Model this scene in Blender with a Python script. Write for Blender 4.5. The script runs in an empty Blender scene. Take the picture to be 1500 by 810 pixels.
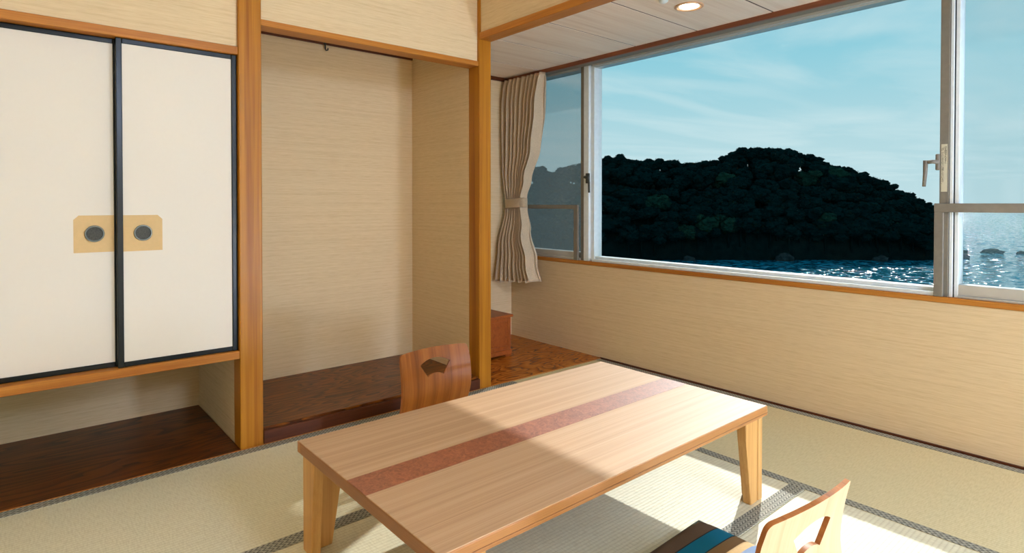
import bpy, bmesh, math, random
from mathutils import Vector, Matrix, noise, geometry

# ------------------------------------------------------------------ scene, camera, light
scn = bpy.context.scene
COL = scn.collection
PI = math.pi

YAW, PITCH, FPX, EYE = math.radians(49.55), math.radians(0.78), 868.0, 1.05
cam_d = bpy.data.cameras.new('camera')
cam = bpy.data.objects.new('camera', cam_d)
COL.objects.link(cam)
cam.location = (0, 0, EYE)
cam.rotation_euler = (PI / 2 - PITCH, 0, YAW - PI / 2)
cam_d.sensor_fit = 'HORIZONTAL'
cam_d.sensor_width = 36.0
cam_d.lens = 36.0 * FPX / 1500.0
cam_d.shift_y = -(405.0 - 309.0) / 1500.0
cam_d.clip_start, cam_d.clip_end = 0.05, 12000
scn.camera = cam

scn.view_settings.view_transform = 'Standard'
scn.view_settings.look = 'None'
scn.view_settings.gamma = 1.0
scn.view_settings.use_curve_mapping = False
scn.view_settings.exposure = 0.0
scn.cycles.use_denoising = True
scn.cycles.sample_clamp_indirect = 8.0
scn.cycles.max_bounces = 14
scn.cycles.diffuse_bounces = 8
scn.cycles.transparent_max_bounces = 24
scn.cycles.caustics_reflective = False
scn.cycles.caustics_refractive = False

SUN_AZ, SUN_EL = math.radians(24.0), math.atan(0.66)
sun_d = bpy.data.lights.new('sun', 'SUN')
sun_d.energy = 3.8
sun_d.angle = math.radians(0.6)
sun_d.color = (1.0, 0.97, 0.93)
sun = bpy.data.objects.new('sun', sun_d)
COL.objects.link(sun)
to_sun = Vector((math.cos(SUN_AZ) * math.cos(SUN_EL), math.sin(SUN_AZ) * math.cos(SUN_EL), math.sin(SUN_EL)))
sun.rotation_euler = to_sun.to_track_quat('Z', 'Y').to_euler()
sun.location = (12, 6, 9)

SKY_STRENGTH = 1.0
WAVE = 3.1
FILL_RADIANCE = 80.0  # brightness of the two added fill lamps


def lin(c):
    def f(v):
        v /= 255.0
        return v / 12.92 if v <= 0.04045 else ((v + 0.055) / 1.055) ** 2.4
    return (f(c[0]), f(c[1]), f(c[2]), 1.0)


def build_world():
    w = bpy.data.worlds.new('sky')
    scn.world = w
    w.use_nodes = True
    nt = w.node_tree
    nt.nodes.clear()
    N, L = nt.nodes.new, nt.links.new
    tc = N('ShaderNodeTexCoord')
    sep = N('ShaderNodeSeparateXYZ')
    L(tc.outputs['Generated'], sep.inputs[0])
    ramp = N('ShaderNodeValToRGB')          # colour by height above the horizon
    els = ramp.color_ramp.elements
    els[0].position, els[0].color = 0.0, lin((196, 224, 230))
    els[1].position, els[1].color = 1.0, lin((70, 140, 175))
    for p, c in ((0.10, (184, 220, 228)), (0.22, (150, 209, 224)), (0.36, (112, 190, 214)), (0.6, (84, 160, 195))):
        e = els.new(p)
        e.color = lin(c)
    L(sep.outputs['Z'], ramp.inputs[0])
    # high thin cloud: project the view direction on a flat layer
    mx = N('ShaderNodeMath'); mx.operation = 'MAXIMUM'; mx.inputs[1].default_value = 0.03
    L(sep.outputs['Z'], mx.inputs[0])
    dx = N('ShaderNodeMath'); dx.operation = 'DIVIDE'
    dy = N('ShaderNodeMath'); dy.operation = 'DIVIDE'
    L(sep.outputs['X'], dx.inputs[0]); L(mx.outputs[0], dx.inputs[1])
    L(sep.outputs['Y'], dy.inputs[0]); L(mx.outputs[0], dy.inputs[1])
    cmb = N('ShaderNodeCombineXYZ')
    L(dx.outputs[0], cmb.inputs[0]); L(dy.outputs[0], cmb.inputs[1])
    mp = N('ShaderNodeMapping')
    mp.inputs['Rotation'].default_value = (0, 0, math.radians(-38))
    mp.inputs['Scale'].default_value = (0.55, 1.5, 1.0)
    mp.inputs['Location'].default_value = (3.1, 1.7, 0)
    L(cmb.outputs[0], mp.inputs[0])
    ns = N('ShaderNodeTexNoise')
    ns.inputs['Scale'].default_value = 0.62
    ns.inputs['Detail'].default_value = 7
    ns.inputs['Roughness'].default_value = 0.52
    ns.inputs['Distortion'].default_value = 0.5
    L(mp.outputs[0], ns.inputs['Vector'])
    cr = N('ShaderNodeValToRGB')
    cr.color_ramp.elements[0].position, cr.color_ramp.elements[0].color = 0.42, (0, 0, 0, 1)
    cr.color_ramp.elements[1].position, cr.color_ramp.elements[1].color = 0.68, (0.75, 0.75, 0.75, 1)
    L(ns.outputs['Fac'], cr.inputs[0])
    mixc = N('ShaderNodeMix'); mixc.data_type = 'RGBA'
    L(cr.outputs[0], mixc.inputs[0])
    L(ramp.outputs[0], mixc.inputs[6])
    mixc.inputs[7].default_value = lin((206, 231, 236))
    bg = N('ShaderNodeBackground')
    bg.inputs['Strength'].default_value = SKY_STRENGTH
    L(mixc.outputs[2], bg.inputs['Color'])
    out = N('ShaderNodeOutputWorld')
    L(bg.outputs[0], out.inputs[0])


build_world()

# ------------------------------------------------------------------ materials


class Mat:
    def __init__(self, name, rough=0.5, color=None, spec=0.5):
        self.m = bpy.data.materials.new(name)
        self.m.use_nodes = True
        self.nt = self.m.node_tree
        self.b = self.nt.nodes['Principled BSDF']
        self.out = self.nt.nodes['Material Output']
        self.b.inputs['Roughness'].default_value = rough
        self.b.inputs['Specular IOR Level'].default_value = spec
        if color:
            self.b.inputs['Base Color'].default_value = lin(color)

    def n(self, t, **kw):
        nd = self.nt.nodes.new(t)
        for k, v in kw.items():
            setattr(nd, k, v)
        return nd

    def l(self, a, b):
        self.nt.links.new(a, b)

    def coords(self, scale, loc=(0, 0, 0), rot=(0, 0, 0), rand=True):
        tc = self.n('ShaderNodeTexCoord')
        mp = self.n('ShaderNodeMapping')
        mp.inputs['Scale'].default_value = scale
        mp.inputs['Rotation'].default_value = rot
        mp.inputs['Location'].default_value = loc
        if rand:
            oi = self.n('ShaderNodeObjectInfo')
            ml = self.n('ShaderNodeVectorMath', operation='SCALE')
            cb = self.n('ShaderNodeCombineXYZ')
            for i in range(3):
                self.l(oi.outputs['Random'], cb.inputs[i])
            self.l(cb.outputs[0], ml.inputs[0])
            ml.inputs['Scale'].default_value = 7.3
            ad = self.n('ShaderNodeVectorMath', operation='ADD')
            self.l(tc.outputs['Object'], ad.inputs[0])
            self.l(ml.outputs[0], ad.inputs[1])
            self.l(ad.outputs[0], mp.inputs[0])
        else:
            self.l(tc.outputs['Object'], mp.inputs[0])
        return mp.outputs[0]

    def noise(self, vec, scale=1.0, detail=4, rough=0.55, dist=0.0):
        t = self.n('ShaderNodeTexNoise')
        t.inputs['Scale'].default_value = scale
        t.inputs['Detail'].default_value = detail
        t.inputs['Roughness'].default_value = rough
        t.inputs['Distortion'].default_value = dist
        self.l(vec, t.inputs['Vector'])
        return t.outputs['Fac']

    def math(self, op, a, b=None):
        t = self.n('ShaderNodeMath', operation=op)
        for i, v in enumerate((a, b)):
            if v is None:
                continue
            if isinstance(v, (int, float)):
                t.inputs[i].default_value = v
            else:
                self.l(v, t.inputs[i])
        return t.outputs[0]

    def ramp(self, fac, stops, interp='LINEAR'):
        r = self.n('ShaderNodeValToRGB')
        r.color_ramp.interpolation = interp
        e = r.color_ramp.elements
        while len(e) < len(stops):
            e.new(0.5)
        for i, (p, c) in enumerate(stops):
            e[i].position = p
        for i, (p, c) in enumerate(stops):
            e[i].color = lin(c)
        self.l(fac, r.inputs[0])
        return r.outputs[0]

    def mix(self, fac, a, b, blend='MIX'):
        t = self.n('ShaderNodeMix', data_type='RGBA', blend_type=blend)
        if isinstance(fac, (int, float)):
            t.inputs[0].default_value = fac
        else:
            self.l(fac, t.inputs[0])
        for i, v in ((6, a), (7, b)):
            if isinstance(v, tuple):
                t.inputs[i].default_value = lin(v)
            else:
                self.l(v, t.inputs[i])
        return t.outputs[2]

    def color(self, c):
        self.l(c, self.b.inputs['Base Color'])

    def bump(self, h, strength=0.2, dist=0.002):
        t = self.n('ShaderNodeBump')
        t.inputs['Strength'].default_value = strength
        t.inputs['Distance'].default_value = dist
        self.l(h, t.inputs['Height'])
        self.l(t.outputs[0], self.b.inputs['Normal'])


def axis_scale(axis, along, across):
    s = [across, across, across]
    s['XYZ'.index(axis)] = along
    return tuple(s)


def wood(name, axis, dark, mid, light, rough=0.35, along=1.2, across=30, spec=0.4, bumps=0.08):
    M = Mat(name, rough, spec=spec)
    a = M.noise(M.coords(axis_scale(axis, along, across)), 1.0, 6, 0.62, 0.35)
    col = M.ramp(a, [(0.28, dark), (0.5, mid), (0.72, light)])
    b = M.noise(M.coords(axis_scale(axis, along * 6, across * 9)), 1.0, 3, 0.6)
    col = M.mix(M.ramp(b, [(0.3, (150, 150, 150)), (0.62, (255, 255, 255))]), dark, col) if False else M.mix(0.35, col, M.ramp(b, [(0.3, dark), (0.65, light)]))
    M.color(col)
    M.bump(b, bumps, 0.001)
    return M.m


def flame_wood(name, sx, sy, dark, mid, light, rough=0.3, rings=13.0, loc=(0, 0, 0), contrast=1.0):
    """flat-sawn board: contour bands of a stretched low noise give the cathedral figure"""
    M = Mat(name, rough, spec=0.22)
    v = M.coords((sx, sy, sx), loc=loc, rand=False)
    n0 = M.noise(v, 1.0, 2.2, 0.45, 0.25)
    band = M.math('FRACT', M.math('MULTIPLY', n0, rings))
    fine = M.noise(M.coords((sx * 4, sy * 30, sx * 4), rand=False), 1.0, 4, 0.6)
    b2 = M.math('ADD', M.math('MULTIPLY', band, 0.7 * contrast), M.math('MULTIPLY', fine, 0.55))
    col = M.ramp(b2, [(0.22, dark), (0.5, mid), (0.85, light), (1.0, mid)])
    M.color(col)
    M.bump(b2, 0.06, 0.001)
    return M.m


def wallpaper(name, base, streak, rough=0.85):
    M = Mat(name, rough, spec=0.15)
    tc = M.n('ShaderNodeTexCoord')
    sp = M.n('ShaderNodeSeparateXYZ')
    M.l(tc.outputs['Object'], sp.inputs[0])
    along = M.math('ADD', sp.outputs[0], M.math('MULTIPLY', sp.outputs[1], 1.03))
    cb = M.n('ShaderNodeCombineXYZ')
    M.l(M.math('MULTIPLY', along, 1.1), cb.inputs[0])
    M.l(M.math('MULTIPLY', sp.outputs[2], 95.0), cb.inputs[1])
    a = M.noise(cb.outputs[0], 1.0, 5, 0.7, 0.15)
    cb2 = M.n('ShaderNodeCombineXYZ')
    M.l(M.math('MULTIPLY', along, 14.0), cb2.inputs[0])
    M.l(M.math('MULTIPLY', sp.outputs[2], 330.0), cb2.inputs[1])
    f = M.noise(cb2.outputs[0], 1.0, 3, 0.6)
    v = M.math('ADD', M.math('MULTIPLY', a, 0.5), M.math('MULTIPLY', f, 0.5))
    M.color(M.ramp(v, [(0.34, streak), (0.52, base), (0.7, tuple(min(255, c + 8) for c in base))]))
    M.bump(v, 0.25, 0.0015)
    return M.m


def tatami(name, axis, shade=0):
    """ribs run along the mat; axis = mat length"""
    M = Mat(name, 0.55, spec=0.35)
    tc = M.n('ShaderNodeTexCoord')
    sp = M.n('ShaderNodeSeparateXYZ')
    M.l(tc.outputs['Object'], sp.inputs[0])
    lo, ac = (sp.outputs[0], sp.outputs[1]) if axis == 'X' else (sp.outputs[1], sp.outputs[0])
    rib = M.math('ABSOLUTE', M.math('SINE', M.math('MULTIPLY', ac, PI / 0.0145)))
    rib = M.math('POWER', rib, 0.45)
    cb = M.n('ShaderNodeCombineXYZ')
    M.l(M.math('MULTIPLY', lo, 190.0), cb.inputs[0])
    M.l(M.math('MULTIPLY', ac, 34.0), cb.inputs[1])
    rush = M.noise(cb.outputs[0], 1.0, 3, 0.6)
    cb2 = M.n('ShaderNodeCombineXYZ')
    M.l(M.math('MULTIPLY', lo, 5.0), cb2.inputs[0])
    M.l(M.math('MULTIPLY', ac, 1.2), cb2.inputs[1])
    big = M.noise(cb2.outputs[0], 1.0, 3, 0.6)
    stops = [(0.25, (212, 205, 174)), (0.55, (231, 226, 198)), (0.8, (238, 234, 209))]
    if axis == 'Y':          # the mats along the window are a little yellower in tone
        stops = [(0.25, (204, 190, 146)), (0.55, (220, 207, 164)), (0.8, (228, 216, 176))]
    col = M.ramp(rush, stops)
    col = M.mix(M.math('MULTIPLY', M.math('SUBTRACT', 1.0, rib), 0.45), col, (172, 158, 116))
    col = M.mix(M.math('MULTIPLY', big, 0.3), col, (220, 214, 182) if axis == 'X' else (210, 196, 152))
    M.color(col)
    M.bump(M.math('ADD', M.math('MULTIPLY', rib, 0.8), M.math('MULTIPLY', rush, 0.3)), 0.35, 0.002)
    return M.m


def heri(name, axis):
    """woven border: dark key pattern on grey-green"""
    M = Mat(name, 0.65, spec=0.2)
    tc = M.n('ShaderNodeTexCoord')
    sp = M.n('ShaderNodeSeparateXYZ')
    M.l(tc.outputs['Object'], sp.inputs[0])
    lo, ac = (sp.outputs[0], sp.outputs[1]) if axis == 'X' else (sp.outputs[1], sp.outputs[0])
    zig = M.math('ABSOLUTE', M.math('SUBTRACT', M.math('FRACT', M.math('MULTIPLY', ac, 1 / 0.018)), 0.5))
    ph = M.math('FRACT', M.math('ADD', M.math('MULTIPLY', lo, 1 / 0.017), M.math('MULTIPLY', zig, 1.7)))
    line = M.math('GREATER_THAN', ph, 0.60)
    ph2 = M.math('FRACT', M.math('MULTIPLY', ac, 1 / 0.018))
    line2 = M.math('LESS_THAN', ph2, 0.10)
    ln = M.math('MAXIMUM', line, line2)
    col = M.mix(ln, (176, 174, 158), (86, 86, 80))
    fz = M.noise(M.coords((400, 400, 400), rand=False), 1.0, 2, 0.5)
    col = M.mix(M.math('MULTIPLY', fz, 0.35), col, (140, 136, 120))
    M.color(col)
    M.bump(ln, 0.2, 0.001)
    return M.m


def metal(name, color, rough=0.35, m=0.9):
    M = Mat(name, rough, color)
    M.b.inputs['Metallic'].default_value = m
    f = M.noise(M.coords((3, 3, 260)), 1.0, 2, 0.5)
    M.bump(f, 0.03, 0.0005)
    return M.m


def plain(name, color, rough=0.5, spec=0.4, var=0.06, scale=40):
    M = Mat(name, rough, spec=spec)
    f = M.noise(M.coords((scale, scale, scale)), 1.0, 3, 0.5)
    a = tuple(max(0, int(c * (1 - var))) for c in color)
    b = tuple(min(255, int(c * (1 + var))) for c in color)
    M.color(M.ramp(f, [(0.3, a), (0.7, b)]))
    return M.m


def glass(name, tint=(1, 1, 1), refl=0.5):
    m = bpy.data.materials.new(name)
    m.use_nodes = True
    nt = m.node_tree
    nt.nodes.clear()
    o = nt.nodes.new('ShaderNodeOutputMaterial')
    t = nt.nodes.new('ShaderNodeBsdfTransparent')
    t.inputs[0].default_value = (*tint, 1)
    g = nt.nodes.new('ShaderNodeBsdfGlossy')
    g.inputs['Roughness'].default_value = 0.02
    fr = nt.nodes.new('ShaderNodeFresnel')
    fr.inputs[0].default_value = 1.45
    ml = nt.nodes.new('ShaderNodeMath')
    ml.operation = 'MULTIPLY'
    ml.inputs[1].default_value = refl
    mx = nt.nodes.new('ShaderNodeMixShader')
    nt.links.new(fr.outputs[0], ml.inputs[0])
    nt.links.new(ml.outputs[0], mx.inputs[0])
    nt.links.new(t.outputs[0], mx.inputs[1])
    nt.links.new(g.outputs[0], mx.inputs[2])
    nt.links.new(mx.outputs[0], o.inputs[0])
    return m


def screen(name, cover, color):
    """fine insect mesh: part open, part grey thread"""
    m = bpy.data.materials.new(name)
    m.use_nodes = True
    nt = m.node_tree
    nt.nodes.clear()
    o = nt.nodes.new('ShaderNodeOutputMaterial')
    t = nt.nodes.new('ShaderNodeBsdfTransparent')
    d = nt.nodes.new('ShaderNodeBsdfDiffuse')
    d.inputs[0].default_value = lin(color)
    tl = nt.nodes.new('ShaderNodeBsdfTranslucent')
    tl.inputs[0].default_value = lin(color)
    m1 = nt.nodes.new('ShaderNodeMixShader')
    m1.inputs[0].default_value = 0.5
    nt.links.new(d.outputs[0], m1.inputs[1])
    nt.links.new(tl.outputs[0], m1.inputs[2])
    mx = nt.nodes.new('ShaderNodeMixShader')
    mx.inputs[0].default_value = cover
    nt.links.new(t.outputs[0], mx.inputs[1])
    nt.links.new(m1.outputs[0], mx.inputs[2])
    nt.links.new(mx.outputs[0], o.inputs[0])
    return m


def emit(name, color, strength):
    M = Mat(name, 0.5, color)
    M.b.inputs['Emission Color'].default_value = lin(color)
    M.b.inputs['Emission Strength'].default_value = strength
    return M.m


def sea_mat():
    """ripples as a field of small facets: their slopes catch the sun"""
    M = Mat('sea_water', 0.08, (0, 112, 134), spec=0.5)
    M.b.inputs['IOR'].default_value = 1.33
    v = M.coords((1.0, 1.0, 1.0), rand=False)
    t = M.n('ShaderNodeTexNoise')
    t.inputs['Scale'].default_value = 0.85
    t.inputs['Detail'].default_value = 2
    t.inputs['Roughness'].default_value = 0.6
    M.l(v, t.inputs['Vector'])
    sb = M.n('ShaderNodeVectorMath', operation='SUBTRACT')
    M.l(t.outputs['Color'], sb.inputs[0])
    sb.inputs[1].default_value = (0.5, 0.5, 0.5)
    ml = M.n('ShaderNodeVectorMath', operation='MULTIPLY')
    M.l(sb.outputs[0], ml.inputs[0])
    ml.inputs[1].default_value = (WAVE, WAVE, 0.0)
    ad = M.n('ShaderNodeVectorMath', operation='ADD')
    M.l(ml.outputs[0], ad.inputs[0])
    ad.inputs[1].default_value = (0, 0, 1)
    nm = M.n('ShaderNodeVectorMath', operation='NORMALIZE')
    M.l(ad.outputs[0], nm.inputs[0])
    M.l(nm.outputs[0], M.b.inputs['Normal'])
    return M.m


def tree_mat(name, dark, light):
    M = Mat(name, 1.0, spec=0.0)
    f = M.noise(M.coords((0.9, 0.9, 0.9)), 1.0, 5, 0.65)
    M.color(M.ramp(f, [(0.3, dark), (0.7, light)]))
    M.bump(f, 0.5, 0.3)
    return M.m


def stripe_cloth():
    M = Mat('striped_cushion_cloth', 0.9, spec=0.1)
    tc = M.n('ShaderNodeTexCoord')
    sp = M.n('ShaderNodeSeparateXYZ')
    M.l(tc.outputs['Object'], sp.inputs[0])
    t = M.math('ADD', M.math('MULTIPLY', sp.outputs[1], 1 / 0.47), 0.5)
    g, br, bl, tn, cr_, pb, ink = (112, 112, 92), (104, 82, 64), (0, 104, 132), (128, 98, 62), (224, 190, 140), (150, 170, 200), (34, 40, 44)
    stops = [(0.0, tn), (0.06, br), (0.16, ink), (0.166, bl), (0.25, ink), (0.256, cr_), (0.31, pb), (0.37, br), (0.43, bl), (0.47, ink),
             (0.476, pb), (0.577, cr_), (0.631, tn), (0.705, ink), (0.711, bl), (0.823, ink), (0.829, br), (0.955, g)]
    col = M.ramp(t, stops, 'CONSTANT')
    f = M.noise(M.coords((500, 160, 300), rand=False), 1.0, 2, 0.5)
    M.color(M.mix(M.math('MULTIPLY', f, 0.3), col, (60, 60, 60)))
    M.bump(f, 0.3, 0.001)
    return M.m


def fabric(name, color, warp=True):
    M = Mat(name, 0.85, spec=0.15)
    f = M.noise(M.coords((200, 200, 700), rand=False), 1.0, 3, 0.6)
    a = tuple(int(c * 0.84) for c in color)
    b = tuple(min(255, int(c * 1.1)) for c in color)
    M.color(M.ramp(f, [(0.3, a), (0.7, b)]))
    M.bump(f, 0.2, 0.001)
    if warp:
        M.b.inputs['Sheen Weight'].default_value = 0.15
    return M.m


def ply(name, c0, c1, c2, rough=0.36, spec=0.45):
    M = Mat(name, rough, spec=spec)
    a = M.noise(M.coords((26, 2.5, 0.7)), 1.0, 5, 0.6, 0.3)
    b = M.noise(M.coords((200, 8, 4)), 1.0, 3, 0.6)
    col = M.ramp(a, [(0.3, c0), (0.5, c1), (0.7, c2)])
    M.color(M.mix(0.25, col, M.ramp(b, [(0.3, c0), (0.65, c2)])))
    return M.m


WALL = wallpaper('woven_wallpaper', (218, 195, 156), (203, 177, 136))
PILLAR = wood('honey_pillar_wood', 'Z', (126, 66, 12), (172, 110, 24), (188, 128, 36), 0.35, 0.35, 24, 0.22)
BEAMX = wood('honey_beam_wood_x', 'X', (146, 80, 24), (180, 114, 42), (194, 132, 58), 0.4, 0.9, 34, 0.22)
BEAMY = wood('honey_beam_wood_y', 'Y', (146, 80, 24), (180, 114, 42), (194, 132, 58), 0.4, 0.9, 34, 0.22)
DARKX = wood('dark_trim_wood_x', 'X', (58, 26, 10), (82, 38, 15), (98, 50, 22), 0.45, spec=0.25)
DARKY = wood('dark_trim_wood_y', 'Y', (96, 52, 30), (128, 72, 44), (146, 88, 56), 0.45)
ALCOVE = flame_wood('alcove_board_wood', 2.0, 8.0, (28, 14, 4), (92, 47, 12), (128, 72, 20), 0.3, 14)
NICHE = flame_wood('niche_board_wood', 1.1, 6.0, (22, 10, 4), (86, 40, 12), (112, 58, 18), 0.3, 14, (3.3, 1.2, 0))
PORCH = flame_wood('porch_board_wood', 2.0, 6.0, (84, 38, 8), (164, 90, 20), (194, 118, 38), 0.25, 16, (7.7, 4.2, 0))
CEILB = wood('ceiling_board_wood', 'X', (222, 196, 174), (244, 224, 206), (248, 232, 216), 0.6, 0.5, 16, 0.2, 0.02)
MAT_X, MAT_Y = tatami('tatami_rush_x', 'X'), tatami('tatami_rush_y', 'Y')
HERI_X, HERI_Y = heri('tatami_border_x', 'X'), heri('tatami_border_y', 'Y')
UNDER = plain('underfloor_board', (120, 92, 58), 0.8)
PLASTER = plain('ceiling_plaster', (232, 224, 208), 0.9, 0.1)
PAPER = plain('fusuma_paper', (229, 222, 207), 0.75, 0.2, 0.004, 60)
LACQUER = plain('black_lacquer', (8, 16, 14), 0.3, 0.3, 0.2)
PATCH = plain('tan_pull_paper', (214, 182, 130), 0.7, 0.2, 0.01, 80)
PULLRIM = metal('pull_rim_metal', (104, 110, 106), 0.3, 0.8)
PULLM = plain('dark_pull_metal', (66, 66, 58), 0.55, 0.3, 0.25, 300)
ALU = metal('brushed_aluminium', (206, 208, 206), 0.38, 0.55)
ALUW = plain('white_anodised_frame', (224, 232, 234), 0.4, 0.4, 0.02)
ALUG = plain('warm_grey_frame', (124, 118, 106), 0.5, 0.3, 0.03)
RUBBER = plain('black_gasket', (40, 52, 54), 0.6)
STICK = plain('cream_sticker', (206, 200, 176), 0.7, 0.2, 0.02)
INK = plain('black_ink', (40, 38, 34), 0.7, 0.2, 0.0)
GLASS = glass('window_glass', (0.97, 0.99, 0.99), 0.03)
SCREEN = screen('insect_screen_mesh', 0.36, (120, 132, 134))
SCREEN2 = screen('fine_insect_mesh', 0.10, (130, 170, 180))
CURTAIN = fabric('taupe_curtain_cloth', (206, 184, 154))
BAND = fabric('tieback_cloth', (186, 164, 134))
TABLE = wood('ash_tabletop_veneer', 'X', (172, 134, 98), (194, 156, 118), (208, 174, 138), 0.5, 0.3, 55, 0.4, 0.03)
TEDGE = wood('table_edge_wood', 'X', (150, 98, 52), (176, 120, 66), (190, 136, 80), 0.4, 0.5, 40)
TEDGEY = wood('table_end_wood', 'Y', (126, 82, 48), (146, 98, 58), (158, 110, 68), 0.4, 0.5, 40)
LEGW = wood('table_leg_wood', 'Z', (176, 124, 62), (204, 154, 88), (216, 170, 104), 0.4, 0.8, 40)
ZAISU = [ply('teak_face_veneer', (108, 54, 14), (144, 80, 24), (164, 100, 38), 0.34, 0.28), ply('pale_back_face', (206, 168, 122), (222, 188, 146), (232, 202, 164), 0.4),  # chair back face coloured paler than its front
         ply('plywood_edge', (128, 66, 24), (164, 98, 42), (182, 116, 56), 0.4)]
CHESTW = wood('chest_red_wood', 'Y', (118, 52, 18), (150, 76, 28), (168, 92, 40), 0.35, 1.5, 30)
CUSH = stripe_cloth()
PIPING = fabric('cushion_piping_cloth', (104, 106, 90))
BLACK = plain('black_iron', (20, 20, 18), 0.5)
BRACKET = metal('bracket_steel', (90, 88, 82), 0.4, 0.8)
LAMPRIM = plain('copper_lamp_rim', (214, 168, 128), 0.4, 0.5, 0.03)
REFLECT = emit('lamp_reflector', (255, 236, 196), 0.35)
BULB = emit('lamp_bulb', (255, 240, 208), 9.0)
FILL_LANTERN = emit('fill_lantern_paper', (192, 215, 255), FILL_RADIANCE)  # glowing shade of the added fill pendant
FILL_FLOOR = emit('fill_floor_paper', (192, 215, 255), FILL_RADIANCE * 1.6)  # glowing shade of the added floor lamp, stronger than the pendant
CONCRETE = plain('eave_concrete', (190, 188, 182), 0.9, 0.1, 0.05, 6)
SEA = sea_mat()
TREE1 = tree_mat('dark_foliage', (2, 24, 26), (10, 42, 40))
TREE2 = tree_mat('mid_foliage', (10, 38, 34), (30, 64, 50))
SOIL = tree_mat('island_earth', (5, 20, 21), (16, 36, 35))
ROCK = tree_mat('shore_rock', (24, 36, 38), (58, 70, 70))

INLAY_M = Mat('burl_inlay', 0.42, spec=0.9)
_v = INLAY_M.coords((1, 1, 1), rand=False)
_a = INLAY_M.noise(_v, 60, 4, 0.6, 1.6)
_b = INLAY_M.noise(_v, 14, 3, 0.6, 0.8)
INLAY_M.color(INLAY_M.mix(0.45, INLAY_M.ramp(_a, [(0.35, (116, 58, 34)), (0.65, (190, 116, 80))]), INLAY_M.ramp(_b, [(0.3, (124, 66, 40)), (0.7, (160, 92, 60))])))
INLAY_M.bump(_a, 0.18, 0.0012)
INLAY = INLAY_M.m

# ------------------------------------------------------------------ helpers


def tag(o, label=None, cat=None, group=None, kind=None):
    if label: o['label'] = label
    if cat: o['category'] = cat
    if group: o['group'] = group
    if kind: o['kind'] = kind
    return o


def empty(name, loc=(0, 0, 0), rz=0.0):
    o = bpy.data.objects.new(name, None)
    o.empty_display_size = 0.1
    COL.objects.link(o)
    o.location = loc
    o.rotation_euler = (0, 0, rz)
    return o


def obj(name, bm, mat, parent=None, smooth=False, loc=None):
    me = bpy.data.meshes.new(name)
    bmesh.ops.recalc_face_normals(bm, faces=bm.faces)
    if smooth:
        for f in bm.faces:
            f.smooth = True
    bm.to_mesh(me)
    bm.free()
    if mat:
        for m in (mat if isinstance(mat, (list, tuple)) else (mat,)):
            me.materials.append(m)
    o = bpy.data.objects.new(name, me)
    COL.objects.link(o)
    if parent:
        o.parent = parent
    if loc:
        o.location = loc
    return o


def add_box(bm, x0, x1, y0, y1, z0, z1, bev=0.0, seg=1, mi=0):
    r = bmesh.ops.create_cube(bm, size=1.0)
    vs = r['verts']
    bmesh.ops.scale(bm, vec=(abs(x1 - x0), abs(y1 - y0), abs(z1 - z0)), verts=vs)
    bmesh.ops.translate(bm, vec=((x0 + x1) / 2, (y0 + y1) / 2, (z0 + z1) / 2), verts=vs)
    fs = set(f for v in vs for f in v.link_faces)
    for f in fs:
        f.material_index = mi
    if bev:
        es = list(set(e for v in vs for e in v.link_edges))
        bmesh.ops.bevel(bm, geom=es, offset=bev, segments=seg, affect='EDGES', profile=0.5)
    return bm


def box(name, mat, parent, x0, x1, y0, y1, z0, z1, bev=0.0, seg=1):
    return obj(name, add_box(bmesh.new(), x0, x1, y0, y1, z0, z1, bev, seg), mat, parent)


def boxes(name, mat, parent, lst, bev=0.0):
    bm = bmesh.new()
    for b in lst:
        add_box(bm, *b, bev)
    return obj(name, bm, mat, parent)


def struct(name, label, mat, bounds, bev=0.0, cat=None):
    o = box(name, mat, None, *bounds, bev)
    return tag(o, label, cat, None, 'structure')


def add_prism(bm, pts, axis, a0, a1, bev=0.0, mi=0):
    """polygon pts in the two other axes, extruded along axis"""
    def p3(p, a):
        if axis == 'X': return (a, p[0], p[1])
        if axis == 'Y': return (p[0], a, p[1])
        return (p[0], p[1], a)
    v0 = [bm.verts.new(p3(p, a0)) for p in pts]
    v1 = [bm.verts.new(p3(p, a1)) for p in pts]
    fs = [bm.faces.new(v0), bm.faces.new(list(reversed(v1)))]
    n = len(pts)
    for i in range(n):
        fs.append(bm.faces.new((v0[i], v1[i], v1[(i + 1) % n], v0[(i + 1) % n])))
    for f in fs:
        f.material_index = mi
    if bev:
        es = list(set(e for f in fs for e in f.edges))
        bmesh.ops.bevel(bm, geom=es, offset=bev, segments=2, affect='EDGES', profile=0.5)
    return bm


def add_tube(bm, pts, rad, seg=10):
    rings = []
    for i, p in enumerate(pts):
        p = Vector(p)
        d = (Vector(pts[min(i + 1, len(pts) - 1)]) - Vector(pts[max(i - 1, 0)])).normalized()
        a = d.orthogonal().normalized() if i == 0 else (rings[-1][1] - d * rings[-1][1].dot(d)).normalized()
        b = d.cross(a)
        r = rad[i] if isinstance(rad, (list, tuple)) else rad
        rings.append(([bm.verts.new(p + (a * math.cos(2 * PI * k / seg) + b * math.sin(2 * PI * k / seg)) * r) for k in range(seg)], a))
    for i in range(len(rings) - 1):
        A, B = rings[i][0], rings[i + 1][0]
        for k in range(seg):
            bm.faces.new((A[k], A[(k + 1) % seg], B[(k + 1) % seg], B[k]))
    bm.faces.new(list(reversed(rings[0][0])))
    bm.faces.new(rings[-1][0])
    return bm


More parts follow.
